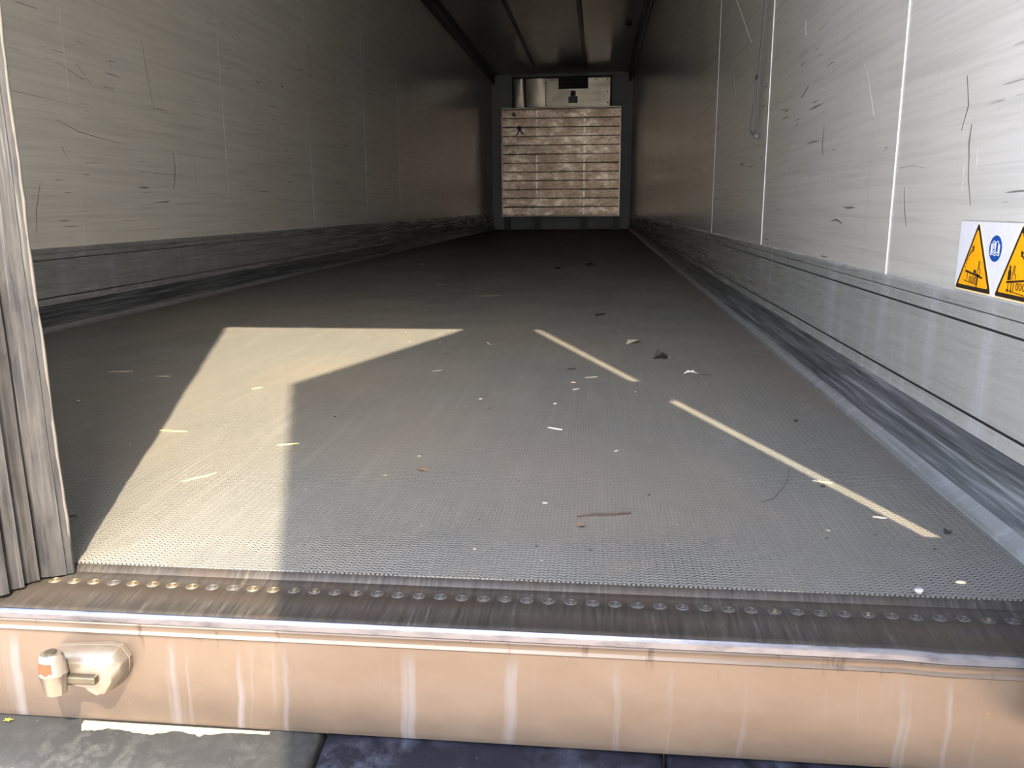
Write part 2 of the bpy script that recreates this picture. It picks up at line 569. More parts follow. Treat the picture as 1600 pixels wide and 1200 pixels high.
def lathe(bm, prof, c=(0, 0, 0), sides=20, mi=0, sx=1, sy=1):
    """prof = (radius, z) from bottom to top, capped where the radius is zero."""
    rings = []
    for (r, z) in prof:
        if r < 1e-7:
            rings.append([bm.verts.new((c[0], c[1], c[2] + z))])
        else:
            rings.append([bm.verts.new((c[0] + sx * r * math.cos(2 * math.pi * k / sides), c[1] + sy * r * math.sin(2 * math.pi * k / sides),
                                        c[2] + z)) for k in range(sides)])
    for a, b in zip(rings[:-1], rings[1:]):
        for k in range(sides):
            k2 = (k + 1) % sides
            if len(a) == 1 and len(b) == 1:
                continue
            if len(a) == 1:
                f = bm.faces.new((a[0], b[k], b[k2]))
            elif len(b) == 1:
                f = bm.faces.new((a[k], a[k2], b[0]))
            else:
                f = bm.faces.new((a[k], a[k2], b[k2], b[k]))
            f.material_index = mi


# ------------------------------------------------------------------ the body of the trailer
W = 1.23
Y0, Y1 = 0.848, 14.996
HC = 2.66

bm = BM()
box(bm, -5, 9, -14, 20, -1.30, -1.22)
bmesh.ops.delete(bm, geom=[], context='VERTS')
g = link_obj('ground', bm, M['ground'])
struct(g)

bm = BM()
box(bm, -W - 0.06, W + 0.06, Y0, Y1 + 0.1, -0.14, 0.0)
struct(link_obj('floor', bm, M['floor']))

SEAMS_L = [1.65, 2.918, 4.17, 5.45, 6.76, 7.92]
SEAMS_R = [1.648, 2.893, 4.16]


def mark(bm, sx, pts, w, mi, t=0.0008):
    """A thin raised or scraped line on a side wall: pts = (y, z), w = widths."""
    if not isinstance(w, (list, tuple)):
        w = [w] * len(pts)
    x0 = sx * (W - t)
    x1 = sx * (W + 0.001)
    prev = None
    for i, (y, z) in enumerate(pts):
        a = pts[max(i - 1, 0)]
        b = pts[min(i + 1, len(pts) - 1)]
        dy, dz = b[0] - a[0], b[1] - a[1]
        L = math.hypot(dy, dz) or 1
        ny, nz = -dz / L * w[i] / 2, dy / L * w[i] / 2
        cur = [bm.verts.new((x1, y + ny, z + nz)), bm.verts.new((x0, y + ny * 0.6, z + nz * 0.6)),
               bm.verts.new((x0, y - ny * 0.6, z - nz * 0.6)), bm.verts.new((x1, y - ny, z - nz))]
        if prev:
            for k in range(3):
                f = bm.faces.new((prev[k], prev[k + 1], cur[k + 1], cur[k]))
                f.material_index = mi
        prev = cur


def side_wall(sx, seams, marks, name, mk='wall'):
    bm = BM()
    x0, x1 = sorted((sx * W, sx * (W + 0.06)))
    box(bm, x0, x1, Y0, Y1 + 0.06, 0.0, HC)
    for i, s in enumerate(seams):
        w = (0.0025 if s < 3 else 0.0012) if sx > 0 else 0.0030
        mark(bm, sx, [(s, 0.27), (s + 0.002, 1.4), (s, HC)], w, 1, 0.0022 if sx > 0 and s < 3 else 0.0010)
    for pts, w, mi in marks:
        mark(bm, sx, pts, w, mi)
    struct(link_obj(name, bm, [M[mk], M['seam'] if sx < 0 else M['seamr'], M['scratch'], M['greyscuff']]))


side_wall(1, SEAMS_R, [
    ([(1.372, 0.60), (1.356, 0.555), (1.372, 0.52)], [0.0006, 0.003, 0.0006], 2),
    ([(1.338, 0.527), (1.340, 0.50), (1.335, 0.48), (1.330, 0.45), (1.312, 0.408)], [0.001, 0.004, 0.002, 0.0026, 0.0008], 2),
    ([(1.35, 0.47), (1.349, 0.43)], [0.002, 0.001], 3),
    ([(1.31, 0.49), (1.309, 0.455)], [0.0015, 0.001], 3),
    ([(2.06, 0.371), (2.02, 0.376), (1.985, 0.372), (1.96, 0.366)], [0.001, 0.005, 0.004, 0.001], 2),
    ([(1.72, 0.515), (1.70, 0.518)], [0.010, 0.004], 3),
    ([(1.63, 0.476), (1.56, 0.478), (1.50, 0.470)], [0.001, 0.0022, 0.0008], 3),
    ([(1.592, 0.44), (1.58, 0.40), (1.565, 0.372)], [0.001, 0.004, 0.001], 2),
    ([(2.178, 0.60), (2.185, 0.56), (2.175, 0.53)], [0.001, 0.006, 0.001], 2),
    ([(2.44, 0.70), (2.37, 0.72)], [0.004, 0.002], 2),
    ([(1.90, 0.70), (1.875, 0.685), (1.84, 0.64), (1.80, 0.585)], [0.004, 0.002, 0.0014, 0.0006], 3),
    ([(2.45, 0.90), (2.44, 0.86)], [0.001, 0.004], 3),
    ([(2.6, 1.10), (2.9, 1.45)], [0.004, 0.002], 3),
    ([(3.3, 1.0), (3.9, 1.35), (4.4, 1.72)], [0.002, 0.006, 0.002], 1),
    ([(3.6, 0.85), (3.75, 1.0)], [0.006, 0.002], 3),
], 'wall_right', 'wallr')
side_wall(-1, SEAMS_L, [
    ([(3.640, 0.69), (3.655, 0.62), (3.650, 0.565), (3.61, 0.535)], [0.003, 0.014, 0.006, 0.001], 1),
    ([(3.628, 0.66), (3.635, 0.60), (3.622, 0.54), (3.60, 0.495)], [0.001, 0.004, 0.006, 0.002], 2),
    ([(2.83, 0.72), (2.95, 0.69), (3.10, 0.675), (3.25, 0.668)], [0.001, 0.003, 0.002, 0.001], 2),
    ([(2.86, 0.92), (3.02, 0.88)], [0.001, 0.005], 3),
    ([(2.98, 0.93), (3.06, 0.87)], [0.003, 0.001], 3),
    ([(3.45, 1.10), (3.47, 0.95), (3.50, 0.82)], [0.002, 0.006, 0.002], 3),
    ([(3.4, 0.435), (3.55, 0.442)], [0.001, 0.006], 2),
    ([(2.70, 0.50), (2.66, 0.40), (2.65, 0.33)], [0.001, 0.003, 0.001], 2),
    ([(2.84, 0.63), (2.86, 0.60)], [0.003, 0.001], 2),
    ([(3.25, 0.57), (3.5, 0.56), (3.75, 0.565)], [0.001, 0.004, 0.001], 3),
    ([(4.4, 0.66), (4.45, 0.61)], [0.010, 0.003], 1),
    ([(5.0, 1.13), (5.03, 1.12)], [0.012, 0.006], 2),
    ([(4.95, 1.05), (5.0, 1.045)], [0.010, 0.006], 1),
    ([(2.25, 0.80), (2.6, 0.79), (3.1, 0.78)], [0.001, 0.003, 0.001], 3),
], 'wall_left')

bm = BM()
box(bm, -W - 0.06, W + 0.06, Y0, Y1 + 0.06, HC, HC + 0.08)
struct(link_obj('ceiling', bm, M['ceil']))

bm = BM()
box(bm, -W, W, Y1, Y1 + 0.06, 0.0, HC)
box(bm, -1.19, 1.21, Y1 - 0.03, Y1, 0.02, 0.30)
struct(link_obj('wall_back', bm, M['back']))


# guard rails at the foot of both walls
def kick(sx, name):
    prof = [(0.0, 0.279, 0), (0.006, 0.279, 0), (0.009, 0.2755, 0), (0.009, 0.262, 0), (0.0075, 0.2605, 1), (0.0075, 0.2590, 0),
            (0.009, 0.2575, 0), (0.009, 0.2410, 1), (0.006, 0.2402, 1), (0.006, 0.2385, 1), (0.010, 0.2377, 0), (0.0115, 0.18, 0),
            (0.010, 0.1112, 1), (0.006, 0.1104, 1), (0.006, 0.1078, 1), (0.010, 0.1070, 0), (0.0115, 0.0850, 2), (0.0105, 0.0835, 2),
            (0.013, 0.066, 2), (0.019, 0.045, 2), (0.029, 0.026, 2), (0.038, 0.0175, 3), (0.0395, 0.0165, 3), (0.045, 0.0115, 3),
            (0.0538, 0.0085, 3), (0.0545, 0.0, 3), (0.0, 0.0, 0)]
    bm = BM()
    pts = [(sx * (W - a), b) for a, b, c in prof]
    extrude(bm, pts, 'y', Y0 + 0.002, Y1, [c for a, b, c in prof])
    o = link_obj(name, bm, [M['alu'], M['groove'], M['cove'], M['alulip']], smooth=25)
    struct(o)


kick(1, 'baseboard_right')
kick(-1, 'baseboard_left')


# load rails in both upper corners, with punched slots
def load_rail(sx, name):
    bm = BM()
    pts = [(sx * (W - 0.0), 2.545), (sx * (W - 0.012), 2.545), (sx * (W - 0.018), 2.56), (sx * (W - 0.018), 2.60), (sx * (W - 0.05), 2.632),
           (sx * (W - 0.097), 2.648), (sx * (W - 0.097), HC), (sx * W, HC)]
    extrude(bm, pts, 'y', Y0 + 0.05, Y1)
    for k in range(120):
        y = 5.5 + k * 0.075
        a, b = sorted((sx * (W - 0.0188), sx * (W - 0.017)))
        box(bm, a, b, y, y + 0.012, 2.566, 2.594, 1)
    struct(link_obj(name, bm, [M['rail'], M['railtick']]))


load_rail(1, 'trim_1')
load_rail(-1, 'trim_2')
for i, xr in enumerate((-0.418, 0.417)):
    bm = BM()
    extrude(bm, [(xr - 0.03, HC), (xr - 0.02, HC - 0.014), (xr + 0.02, HC - 0.014), (xr + 0.03, HC)], 'y', Y0 + 0.1, Y1 - (1.0 if i == 0 else 0.5))
    struct(link_obj('trim_%d' % (i + 3), bm, M['rib']))

# rear frame: posts and header round the opening
bm = BM()
box(bm, 1.204, 1.29, 0.762, Y0, -0.3, 2.80)
struct(link_obj('trim_5', bm, M['steel']))
bm = BM()
box(bm, -1.29, -1.205, 0.762, Y0, -0.3, 2.80)
struct(link_obj('trim_6', bm, M['steel']))
bm = BM()
box(bm, -1.20, 1.20, 0.75, Y0, 2.553, 2.80)
struct(link_obj('trim_7', bm, M['steel']))

# ------------------------------------------------------------------ left door leaf, closed, with ribbed rubber gasket on its free edge
dl = empty('door_1', (-0.58, 0.79, 0.0), 'closed left door leaf with weathered ribbed grey rubber gasket at the left frame edge', 'door')
dl['kind'] = 'structure'
ox, oy = 0.58, -0.79
bm = BM()
box(bm, -1.195 + ox, 0.018 + ox, 0.752 + oy, 0.832 + oy, 0.0, 2.545)
link_obj('door_leaf', bm, plain('door_outer_skin', (0.30, 0.30, 0.29), 0.4), dl)
bm = BM()
gp = [(0.018, 0.752), (0.022, 0.752), (0.026, 0.757), (0.024, 0.763), (0.020, 0.766), (0.028, 0.770), (0.032, 0.775), (0.028, 0.780),
      (0.024, 0.783), (0.032, 0.786), (0.038, 0.791), (0.034, 0.796), (0.029, 0.798), (0.036, 0.801), (0.0375, 0.804), (0.0385, 0.807),
      (0.0425, 0.810), (0.041, 0.8145), (0.0395, 0.8155), (0.0480, 0.8180), (0.054, 0.8205), (0.0605, 0.8245), (0.0640, 0.8262), (0.0625, 0.8275),
      (0.0665, 0.8285), (0.0695, 0.8310), (0.0690, 0.8345), (0.060, 0.8360), (0.018, 0.836)]


def gwarp(co):
    x, y, z = co
    w = 0.0012 * math.sin(z * 9.0 + 1.0) + 0.0007 * math.sin(z * 31.0)
    k = max(0.0, (x - 0.02) / 0.05)
    low = max(0.0, 1 - z / 0.05) * 0.0015
    return (x + w * k + low * k + ox, y + oy, z)


extrude(bm, gp, 'z', -0.006, 2.545, segs=160, warp=gwarp)
link_obj('gasket', bm, M['gasket'], dl, smooth=50)
bm = BM()
pts = []
for k in range(60):
    z = 0.02 + k * 0.02
    w = 0.0012 * math.sin(z * 9.0 + 1.0) + 0.0007 * math.sin(z * 31.0)
    pts.append((0.0690 + w + ox + rnd.uniform(-0.0006, 0.0006), 0.8322 + oy, z))
tube(bm, pts, [0.0014 + 0.0008 * abs(math.sin(i * 0.7)) for i in range(60)], 6)
o = link_obj('frayed_seal_lip', bm, plain('pale_worn_rubber', (0.075, 0.072, 0.066), 0.6), dl, smooth=180)
o['label'] = 'pale worn lip of the gasket'

# ------------------------------------------------------------------ right door leaf, swung open beside the opening
u = Vector((0.287, 0.958, 0)).normalized()
n = Vector((0.958, -0.287, 0)).normalized()
free = Vector((0.761, -0.384, 0))
hin = free + u * 1.175
dr = empty('door_2', (hin.x + n.x * 0.11, hin.y + n.y * 0.11, -0.10), 'right door leaf standing open beside the opening', 'door')
dr['kind'] = 'structure'
base = dr.location.copy()
bm = BM()
c4 = [free, free + n * 0.11, hin + n * 0.11, hin]
vb = [bm.verts.new((p.x - base.x, p.y - base.y, 0.0)) for p in c4]
vt = [bm.verts.new((p.x - base.x, p.y - base.y, 2.95)) for p in c4]
bm.faces.new(vb[::-1])
bm.faces.new(vt)
for i in range(4):
    j = (i + 1) % 4
    bm.faces.new((vb[i], vb[j], vt[j], vt[i]))
link_obj('door_leaf', bm, M['doorskin'], dr)
for z0, z1 in ((-0.02, 0.315), (1.31, 1.49)):
    bm = BM()
    box(bm, 1.165 - base.x, 1.215 - base.x, 0.704 - base.y, 0.768 - base.y, z0 - base.z, z1 - base.z)
    link_obj('hinge', bm, M['steel'], dr)

# ------------------------------------------------------------------ rear sill beam
sill = empty('rear_sill', (0.0, 0.80, -0.30), 'stained steel rear sill beam with riveted threshold plate below the tread floor', 'sill')
sy, sz = -0.80, 0.30


def sprof(pts):
    return [(a + sy, b + sz) for a, b in pts]


def dentx(co):
    x, y, z = co
    d = 0.0
    if x > 0.98:
        d = 0.0022 * min(1, (x - 0.98) / 0.03)
    if x < -1:
        d = 0
    return (x, y, z - d * (1 if y + 0.80 < 0.79 else 0))


bm = BM()
extrude(bm, sprof([(0.8475, -0.0015), (0.842, -0.0035), (0.838, -0.0075), (0.828, -0.0080), (0.8265, -0.0092), (0.8080, -0.0095), (0.8065, -0.0082),
                   (0.788, -0.0092), (0.786, -0.0102), (0.764, -0.0112), (0.7600, -0.0118), (0.7572, -0.0134), (0.768, -0.03), (0.8475, -0.03)]), 'x', -1.205, 1.177, segs=60, warp=dentx)
link_obj('threshold_plate', bm, M['silltop'], sill, smooth=40)
bm = BM()
arc = []
for k in range(6):
    a = math.radians(132 + 48 * k / 5)
    arc.append((0.762 + 0.0075 * math.cos(a), -0.0185 + 0.0075 * math.sin(a)))
extrude(bm, sprof([(0.768, -0.026), (0.768, -0.0140)] + arc + [(0.7545, -0.0235), (0.7575, -0.0245)]), 'x', -1.205, 1.177, segs=60, warp=dentx)
link_obj('nose_edge', bm, M['nose'], sill, smooth=60)
bm = BM()
extrude(bm, sprof([(0.766, -0.0245), (0.7556, -0.0245), (0.7540, -0.0258), (0.7552, -0.0272), (0.7562, -0.0330), (0.7548, -0.0345), (0.7538, -0.0362),
                   (0.7550, -0.0378), (0.7575, -0.0392), (0.7580, -0.0410), (0.7580, -0.138), (0.7600, -0.1465), (0.780, -0.1465), (0.780, -0.30), (0.84, -0.30), (0.84, -0.03), (0.766, -0.03)]),
        'x', -1.205, 1.177, segs=60, warp=dentx)
link_obj('skirt_plate', bm, M['face'], sill, smooth=35)
# rivets
rv_ring = BM()
lathe(rv_ring, [(0.0068, 0.0), (0.0066, 0.0005), (0.0056, 0.0011), (0.0044, 0.0010), (0.0040, 0.0004), (0.0040, 0.0)], sides=20)
ring0 = None
rv_core = BM()
lathe(rv_core, [(0.0030, 0.0), (0.0030, 0.0007), (0.0022, 0.0013), (0.0010, 0.0013), (0.0007, 0.0006), (0, 0.0006)], sides=14)
rv_pit = BM()
lathe(rv_pit, [(0.0076, 0.0), (0.0074, 0.0003), (0.0, 0.0003)], sides=20)
r_ring = link_obj('rivet', rv_ring, M['rivet'], sill, smooth=40)
r_core = link_obj('rivet_pin', rv_core, M['rivet'], r_ring, smooth=40)
r_pit = link_obj('rivet_seat', rv_pit, M['rivetpit'], r_ring)
M['rivetdark'] = plain('shaded_grimy_rivet_steel', (0.085, 0.08, 0.075), 0.5, 0.5, 0.4, 200)  # darker copy for rivets past the shadow edge, shade put in the colour
ringd = r_ring.data.copy()
ringd.materials[0] = M['rivetdark']
cored = r_core.data.copy()
cored.materials[0] = M['rivetdark']
k = 0
for k in range(-1, 48):
    x = 0.0335 + 0.02387 * k
    loc = Vector((x, 0.8172 + rnd.uniform(-0.0008, 0.0008) + sy, -0.0093 + sz))
    if k == -1:
        a, b, c = r_ring, r_core, r_pit
    else:
        a, b, c = r_ring.copy(), r_core.copy(), r_pit.copy()
        for q in (a, b, c):
            COL.objects.link(q)
        a.parent = sill
        b.parent = a
        c.parent = a
        if x > 0.33 or rnd.random() < 0.15:
            a.data = ringd
            b.data = cored if rnd.random() < 0.8 else r_core.data
    a.location = loc

# ------------------------------------------------------------------ door catch on the sill face
hc = empty('door_catch', (0.135, 0.758, -0.10), 'pale cast metal door catch with rusty knob on the sunlit left of the sill face', 'door catch')
hx, hy, hz = -0.135, -0.758, 0.10


def PX(pts, y):
    return [(a, y, b) for a, b in pts]


outl = [(0.092, -0.066), (0.101, -0.052), (0.160, -0.0475), (0.173, -0.0495), (0.181, -0.062), (0.180, -0.077), (0.170, -0.093), (0.161, -0.097),
        (0.147, -0.089), (0.143, -0.083), (0.102, -0.079), (0.094, -0.075)]
ccx, ccz = 0.139, -0.070


def scaled(pts, s, dx=0, dz=0):
    return [((a - ccx) * s + ccx + dx, (b - ccz) * s + ccz + dz) for a, b in pts]


bm = BM()
layers = [(0.758, 1.0, 0), (0.752, 1.0, 0), (0.7515, 0.985, 0), (0.748, 0.985, 0), (0.738, 0.90, -0.002), (0.731, 0.76, -0.006), (0.7295, 0.62, -0.009)]
rings = []
for y, s, d in layers:
    rings.append([bm.verts.new((a + hx, y + hy, b + hz)) for a, b in scaled(outl, s, 0, d)])
for a, b in zip(rings[:-1], rings[1:]):
    for i in range(len(outl)):
        j = (i + 1) % len(outl)
        bm.faces.new((a[i], a[j], b[j], b[i]))
bm.faces.new(rings[0])
bm.faces.new(rings[-1][::-1])
link_obj('housing', bm, M['catch'], hc, smooth=30, bevel=0.0015)
bm = BM()
vs = [bm.verts.new((0.110 + 0.042 * i / 11 + hx, 0.7362 + hy, -0.0566 - 0.0006 * i / 11 + 0.0004 * math.sin(i * 1.7) + hz)) for i in range(12)]
v2 = [bm.verts.new((0.112 + 0.040 * i / 11 + hx, 0.7332 + hy + 0.0008 * math.sin(i * 2.3), -0.0594 + 0.0009 * math.sin(i * 2.3) + hz)) for i in range(12)]
for i in range(11):
    bm.faces.new((vs[i], vs[i + 1], v2[i + 1], v2[i]))
ext = bmesh.ops.extrude_face_region(bm, geom=list(bm.faces))
bmesh.ops.translate(bm, vec=(0, 0.0008, -0.0012), verts=[v for v in ext['geom'] if isinstance(v, bmesh.types.BMVert)])
link_obj('rub_smear', bm, M['smear'], hc)
bm = BM()
box(bm, 0.108 + hx, 0.158 + hx, 0.7225 + hy, 0.7335 + hy, -0.0800 + hz, -0.0705 + hz)
link_obj('swing_bar', bm, M['catchdark'], hc, bevel=0.002)
bm = BM()
kx, ky = 0.1135 + hx, 0.7215 + hy
kp = [(0.0, -0.0905), (0.009, -0.0905), (0.0115, -0.0890), (0.0150, -0.0672), (0.0158, -0.0660), (0.0158, -0.0640), (0.0150, -0.0628), (0.0130, -0.0460),
      (0.0110, -0.0432), (0.0, -0.0425)]
lathe(bm, [(r, z + hz) for r, z in kp], (kx, ky, 0), 12, 0, 1.0, 0.80)
kn = link_obj('knob', bm, M['catch'], hc, smooth=30)
bm = BM()
pr = []
for i in range(7):
    for j in range(5):
        a = math.radians(-100 + (i - 3) * 12)
        zz = -0.0505 - 0.0030 * j - (0.002 * math.sin(i * 2.1) if j == 4 else 0)
        r = 0.0130 + (-0.0460 - zz) / (0.0168) * 0.0020 + 0.0004
        pr.append(bm.verts.new((kx + r * math.cos(a), ky + 0.8 * r * math.sin(a), zz + hz)))
for i in range(6):
    for j in range(4):
        bm.faces.new((pr[i * 5 + j], pr[i * 5 + j + 1], pr[i * 5 + j + 6], pr[i * 5 + j + 5]))
o = link_obj('rust_patch', bm, M['rust'], kn, smooth=180)
o['label'] = 'orange rust on the knob'
bm = BM()
lathe(bm, [(0.006, -0.0428 + hz), (0.006, -0.0412 + hz), (0.004, -0.0405 + hz), (0, -0.0405 + hz)], (kx, ky, 0), 14)
link_obj('screw_head', bm, M['catchdark'], kn, smooth=40)


# ------------------------------------------------------------------ rubber dock bumpers under the sill
def bumper(x0, x1, label, lit):
    cx = (x0 + x1) / 2
    t = empty('dock_bumper', (cx, 0.72, -0.36), label, 'bumper', 'rubber dock bumpers under the sill')
    prof = [(0.779, -0.148), (0.757, -0.1495), (0.742, -0.1520), (0.722, -0.1570), (0.706, -0.1640), (0.694, -0.1740), (0.684, -0.1880), (0.678, -0.2050),
            (0.675, -0.2300), (0.675, -0.32), (0.69, -0.36), (0.779, -0.36)]
    if lit:
        prof = [(0.779, -0.1480), (0.757, -0.1485), (0.742, -0.1530), (0.725, -0.1590), (0.7035, -0.1660), (0.7005, -0.1690), (0.694, -0.182), (0.684, -0.2000), (0.678, -0.2150),
                (0.675, -0.2300), (0.675, -0.32), (0.69, -0.36), (0.779, -0.36)]
    bm = BM()
    steps = [0, 0.002, 0.006, 0.014] + [0.014 + (x1 - x0 - 0.028) * k / 12 for k in range(1, 12)] + [x1 - x0 - 0.014, x1 - x0 - 0.006, x1 - x0 - 0.002, x1 - x0]
    rings = []
    for s in steps:
        e = min(s, x1 - x0 - s)
        sh = 0.0 if e >= 0.014 else 0.010 * (1 - math.sqrt(max(0, 1 - (1 - e / 0.014) ** 2)))
        ring = []
        for (y, z) in prof:
            yy = min(0.779, y + sh) if y < 0.76 else y
            zz = z - (sh * 0.5 if z > -0.3 else 0)
            ring.append(bm.verts.new((x0 + s - cx, yy - 0.72, zz + 0.36)))
        rings.append(ring)
    for a, b in zip(rings[:-1], rings[1:]):
        for i in range(len(prof)):
            j = (i + 1) % len(prof)
            bm.faces.new((a[i], a[j], b[j], b[i]))
    bm.faces.new(rings[0])
    bm.faces.new(rings[-1][::-1])
    link_obj('rubber_block', bm, M['bumperlit'] if lit else M['bumper'], t, smooth=50)
    if lit:
        bm = BM()
        top, bot = [], []
        N = 60
        for i in range(N + 1):
            x = 0.115 + (0.330 - 0.115) * i / N
            w = 0.011 if x < 0.20 else 0.011 - (x - 0.20) * 0.07
            w = max(0.0022, w) * (0.80 + 0.22 * math.sin(i * 0.33 + 1.0) + rnd.uniform(-0.10, 0.10)) + (0.002 if i in (38, 39) else 0)
            if i == 0:
                w = 0.006
            top.append(bm.verts.new((x - cx, 0.7575 - 0.72, -0.1472 + 0.36)))
            bot.append(bm.verts.new((x - cx, 0.7575 - w - 0.72, -0.1478 + 0.36 - (max(0, w - 0.003)) * 0.27)))
        for i in range(N):
            bm.faces.new((top[i], top[i + 1], bot[i + 1], bot[i]))
        ext = bmesh.ops.extrude_face_region(bm, geom=list(bm.faces))
        bmesh.ops.translate(bm, vec=(0, 0, -0.003), verts=[v for v in ext['geom'] if isinstance(v, bmesh.types.BMVert)])
        o = link_obj('sand_film', bm, M['sand'], t)
        o['label'] = 'pale sand lying on the bumper'
    return t


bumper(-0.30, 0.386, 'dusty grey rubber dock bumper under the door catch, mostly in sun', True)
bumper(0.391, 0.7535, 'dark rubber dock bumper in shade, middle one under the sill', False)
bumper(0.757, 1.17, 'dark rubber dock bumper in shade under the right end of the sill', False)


# ------------------------------------------------------------------ bulkhead at the front end
BX0, BX1, BY, BZ0, BZ1 = -1.018, 1.032, 14.60, 0.235, 2.050
bk = empty('bulkhead', (0.0, BY, 0.0), 'tall battered panel of horizontal metal slats standing at the far end', 'bulkhead')
rows = 12
hh = (BZ1 - BZ0 - 0.03) / rows
for k in range(rows):
    z0 = BZ0 + 0.012 + k * hh
    bm = BM()
    d = rnd.uniform(0.0, 0.006)
    prof = [(0.0 + d, z0 + 0.002), (-0.010 + d, z0 + 0.008), (-0.012 + d, z0 + hh * 0.5), (-0.010 + d, z0 + hh - 0.008), (0.0 + d, z0 + hh - 0.002), (0.03, z0 + hh - 0.002), (0.03, z0 + 0.002)]
    tl = rnd.uniform(-0.003, 0.003)

    def wob(co, tl=tl, ph=k):
        x, y, z = co
        return (x, y + 0.008 * math.sin(x * 2.3 + ph * 0.7), z + tl * x)
    extrude(bm, prof, 'x', BX0 + 0.022, BX1 - 0.022, segs=24, warp=wob)
    link_obj('slat', bm, M['plank'], bk, smooth=30)
bm = BM()
box(bm, BX0 + 0.01, BX1 - 0.01, 0.032, 0.05, BZ0, BZ1 - 0.01)
link_obj('backing_sheet', bm, M['groove'], bk)
for (a, b, z0, z1) in ((BX0, BX0 + 0.024, BZ0, BZ1), (BX1 - 0.024, BX1, BZ0, BZ1), (BX0, BX1, BZ1 - 0.016, BZ1 + 0.006), (BX0, BX1, BZ0 - 0.004, BZ0 + 0.012)):
    bm = BM()
    box(bm, a, b, -0.022, 0.05, z0, z1)
    link_obj('frame_rail', bm, M['coolpanel'], bk, bevel=0.004)
for xx in (-0.40, 0.415):
    bm = BM()
    for z0 in [BZ0 + 0.012 + k * hh for k in range(rows)]:
        box(bm, xx - 0.020, xx + 0.020, -0.0145, 0.03, z0 + 0.016, z0 + hh - 0.016)
    o = link_obj('worn_upright', bm, M['upright'], bk, bevel=0.003)
for xx in (-0.93, -0.395, 0.42, 0.985):
    bm = BM()
    box(bm, xx - 0.055, xx + 0.055, 0.0, 0.06, 0.0, BZ0)
    box(bm, xx - 0.03, xx + 0.03, -0.012, 0.0, 0.03, BZ0)
    link_obj('leg', bm, M['rail'], bk, bevel=0.004)
for sx_, zz in [(s, z) for s in (BX0 + 0.012, BX1 - 0.012) for z in (0.30, 0.60, 0.9, 1.2, 1.5, 1.95)]:
    bm = BM()
    lathe(bm, [(0.0, -0.012), (0.012, -0.012), (0.012, 0.0)], sides=10)
    bmesh.ops.rotate(bm, verts=bm.verts, cent=(0, 0, 0), matrix=Matrix.Rotation(math.radians(90), 3, 'X'))
    bmesh.ops.translate(bm, verts=bm.verts, vec=(sx_, -0.024, zz))
    link_obj('bolt', bm, M['black'], bk)
# taped marks on the slats
bm = BM()
for (pts) in ([(-0.745, 1.745), (-0.715, 1.765), (-0.675, 1.755), (-0.668, 1.70), (-0.695, 1.66), (-0.735, 1.69)],
              [(-0.725, 1.69), (-0.695, 1.68), (-0.735, 1.61), (-0.755, 1.575), (-0.768, 1.585)],
              [(-0.705, 1.69), (-0.675, 1.69), (-0.635, 1.64), (-0.615, 1.625), (-0.665, 1.62)]):
    vs = [bm.verts.new((a, -0.0195, b)) for a, b in pts]
    bm.faces.new(vs)
ext = bmesh.ops.extrude_face_region(bm, geom=list(bm.faces))
bmesh.ops.translate(bm, vec=(0, 0.004, 0), verts=[v for v in ext['geom'] if isinstance(v, bmesh.types.BMVert)])
o = link_obj('tape_ribbon', bm, M['bluetape'], bk)
o['label'] = 'dark blue ribbon shaped tape'
bm = BM()
vs = [bm.verts.new((a, -0.0195, b)) for a, b in [(-0.80, 1.995), (-0.745, 1.94), (-0.76, 1.905), (-0.79, 1.925), (-0.80, 1.90), (-0.845, 1.95)]]
bm.faces.new(vs)
ext = bmesh.ops.extrude_face_region(bm, geom=list(bm.faces))
bmesh.ops.translate(bm, vec=(0, 0.004, 0), verts=[v for v in ext['geom'] if isinstance(v, bmesh.types.BMVert)])
o = link_obj('diamond_label', bm, M['brownmark'], bk)
o['label'] = 'faded brown diamond label'

# ------------------------------------------------------------------ cooling unit above the bulkhead
cu = empty('cooling_unit', (0.0, 14.62, 1.90), 'metal clad cooling unit with black vent slot above the slatted panel', 'cooling unit')
cz = -1.90
bm = BM()
box(bm, -0.83, 0.865, 0.02, 0.376, 2.064 + cz, 2.56 + cz)
link_obj('casing', bm, M['black'], cu)
for a, b, y in ((-0.80, -0.625, 0.0), (-0.59, -0.262, 0.0), (-0.255, 0.835, 0.006)):
    bm = BM()

    def pw(co, a=a, b=b):
        x, yy, z = co
        tt = (x - a) / (b - a)
        return (x, yy - (0.020 * math.sin(tt * math.pi) + 0.010 * math.sin(z * 6 + tt * 5) if b < 0 else 0.004 * math.sin(x * 7)), z)
    extrude(bm, [(y - 0.004, 2.064 + cz), (y - 0.004, 2.1 + cz), (y - 0.004, 2.3 + cz), (y - 0.004, 2.525 + cz), (y + 0.02, 2.525 + cz), (y + 0.02, 2.064 + cz)], 'x', a, b, segs=10, warp=pw)
    link_obj('cover_panel', bm, M['coolpanel'], cu, smooth=60)
bm = BM()
box(bm, -0.035, 0.465, -0.03, 0.02, 2.345 + cz, 2.53 + cz)
link_obj('vent_slot', bm, M['black'], cu)
bm = BM()
box(bm, -0.06, 0.49, -0.035, -0.004, 2.335 + cz, 2.347 + cz)
link_obj('vent_lip', bm, M['coolpanel'], cu)
bm = BM()
box(bm, 0.17, 0.255, -0.04, 0.0, 2.235 + cz, 2.315 + cz)
link_obj('sensor_cap', bm, M['redbox'], cu, bevel=0.004)
bm = BM()
box(bm, 0.135, 0.290, -0.05, 0.0, 2.120 + cz, 2.225 + cz)
link_obj('sensor_box', bm, M['rail'], cu, bevel=0.004)
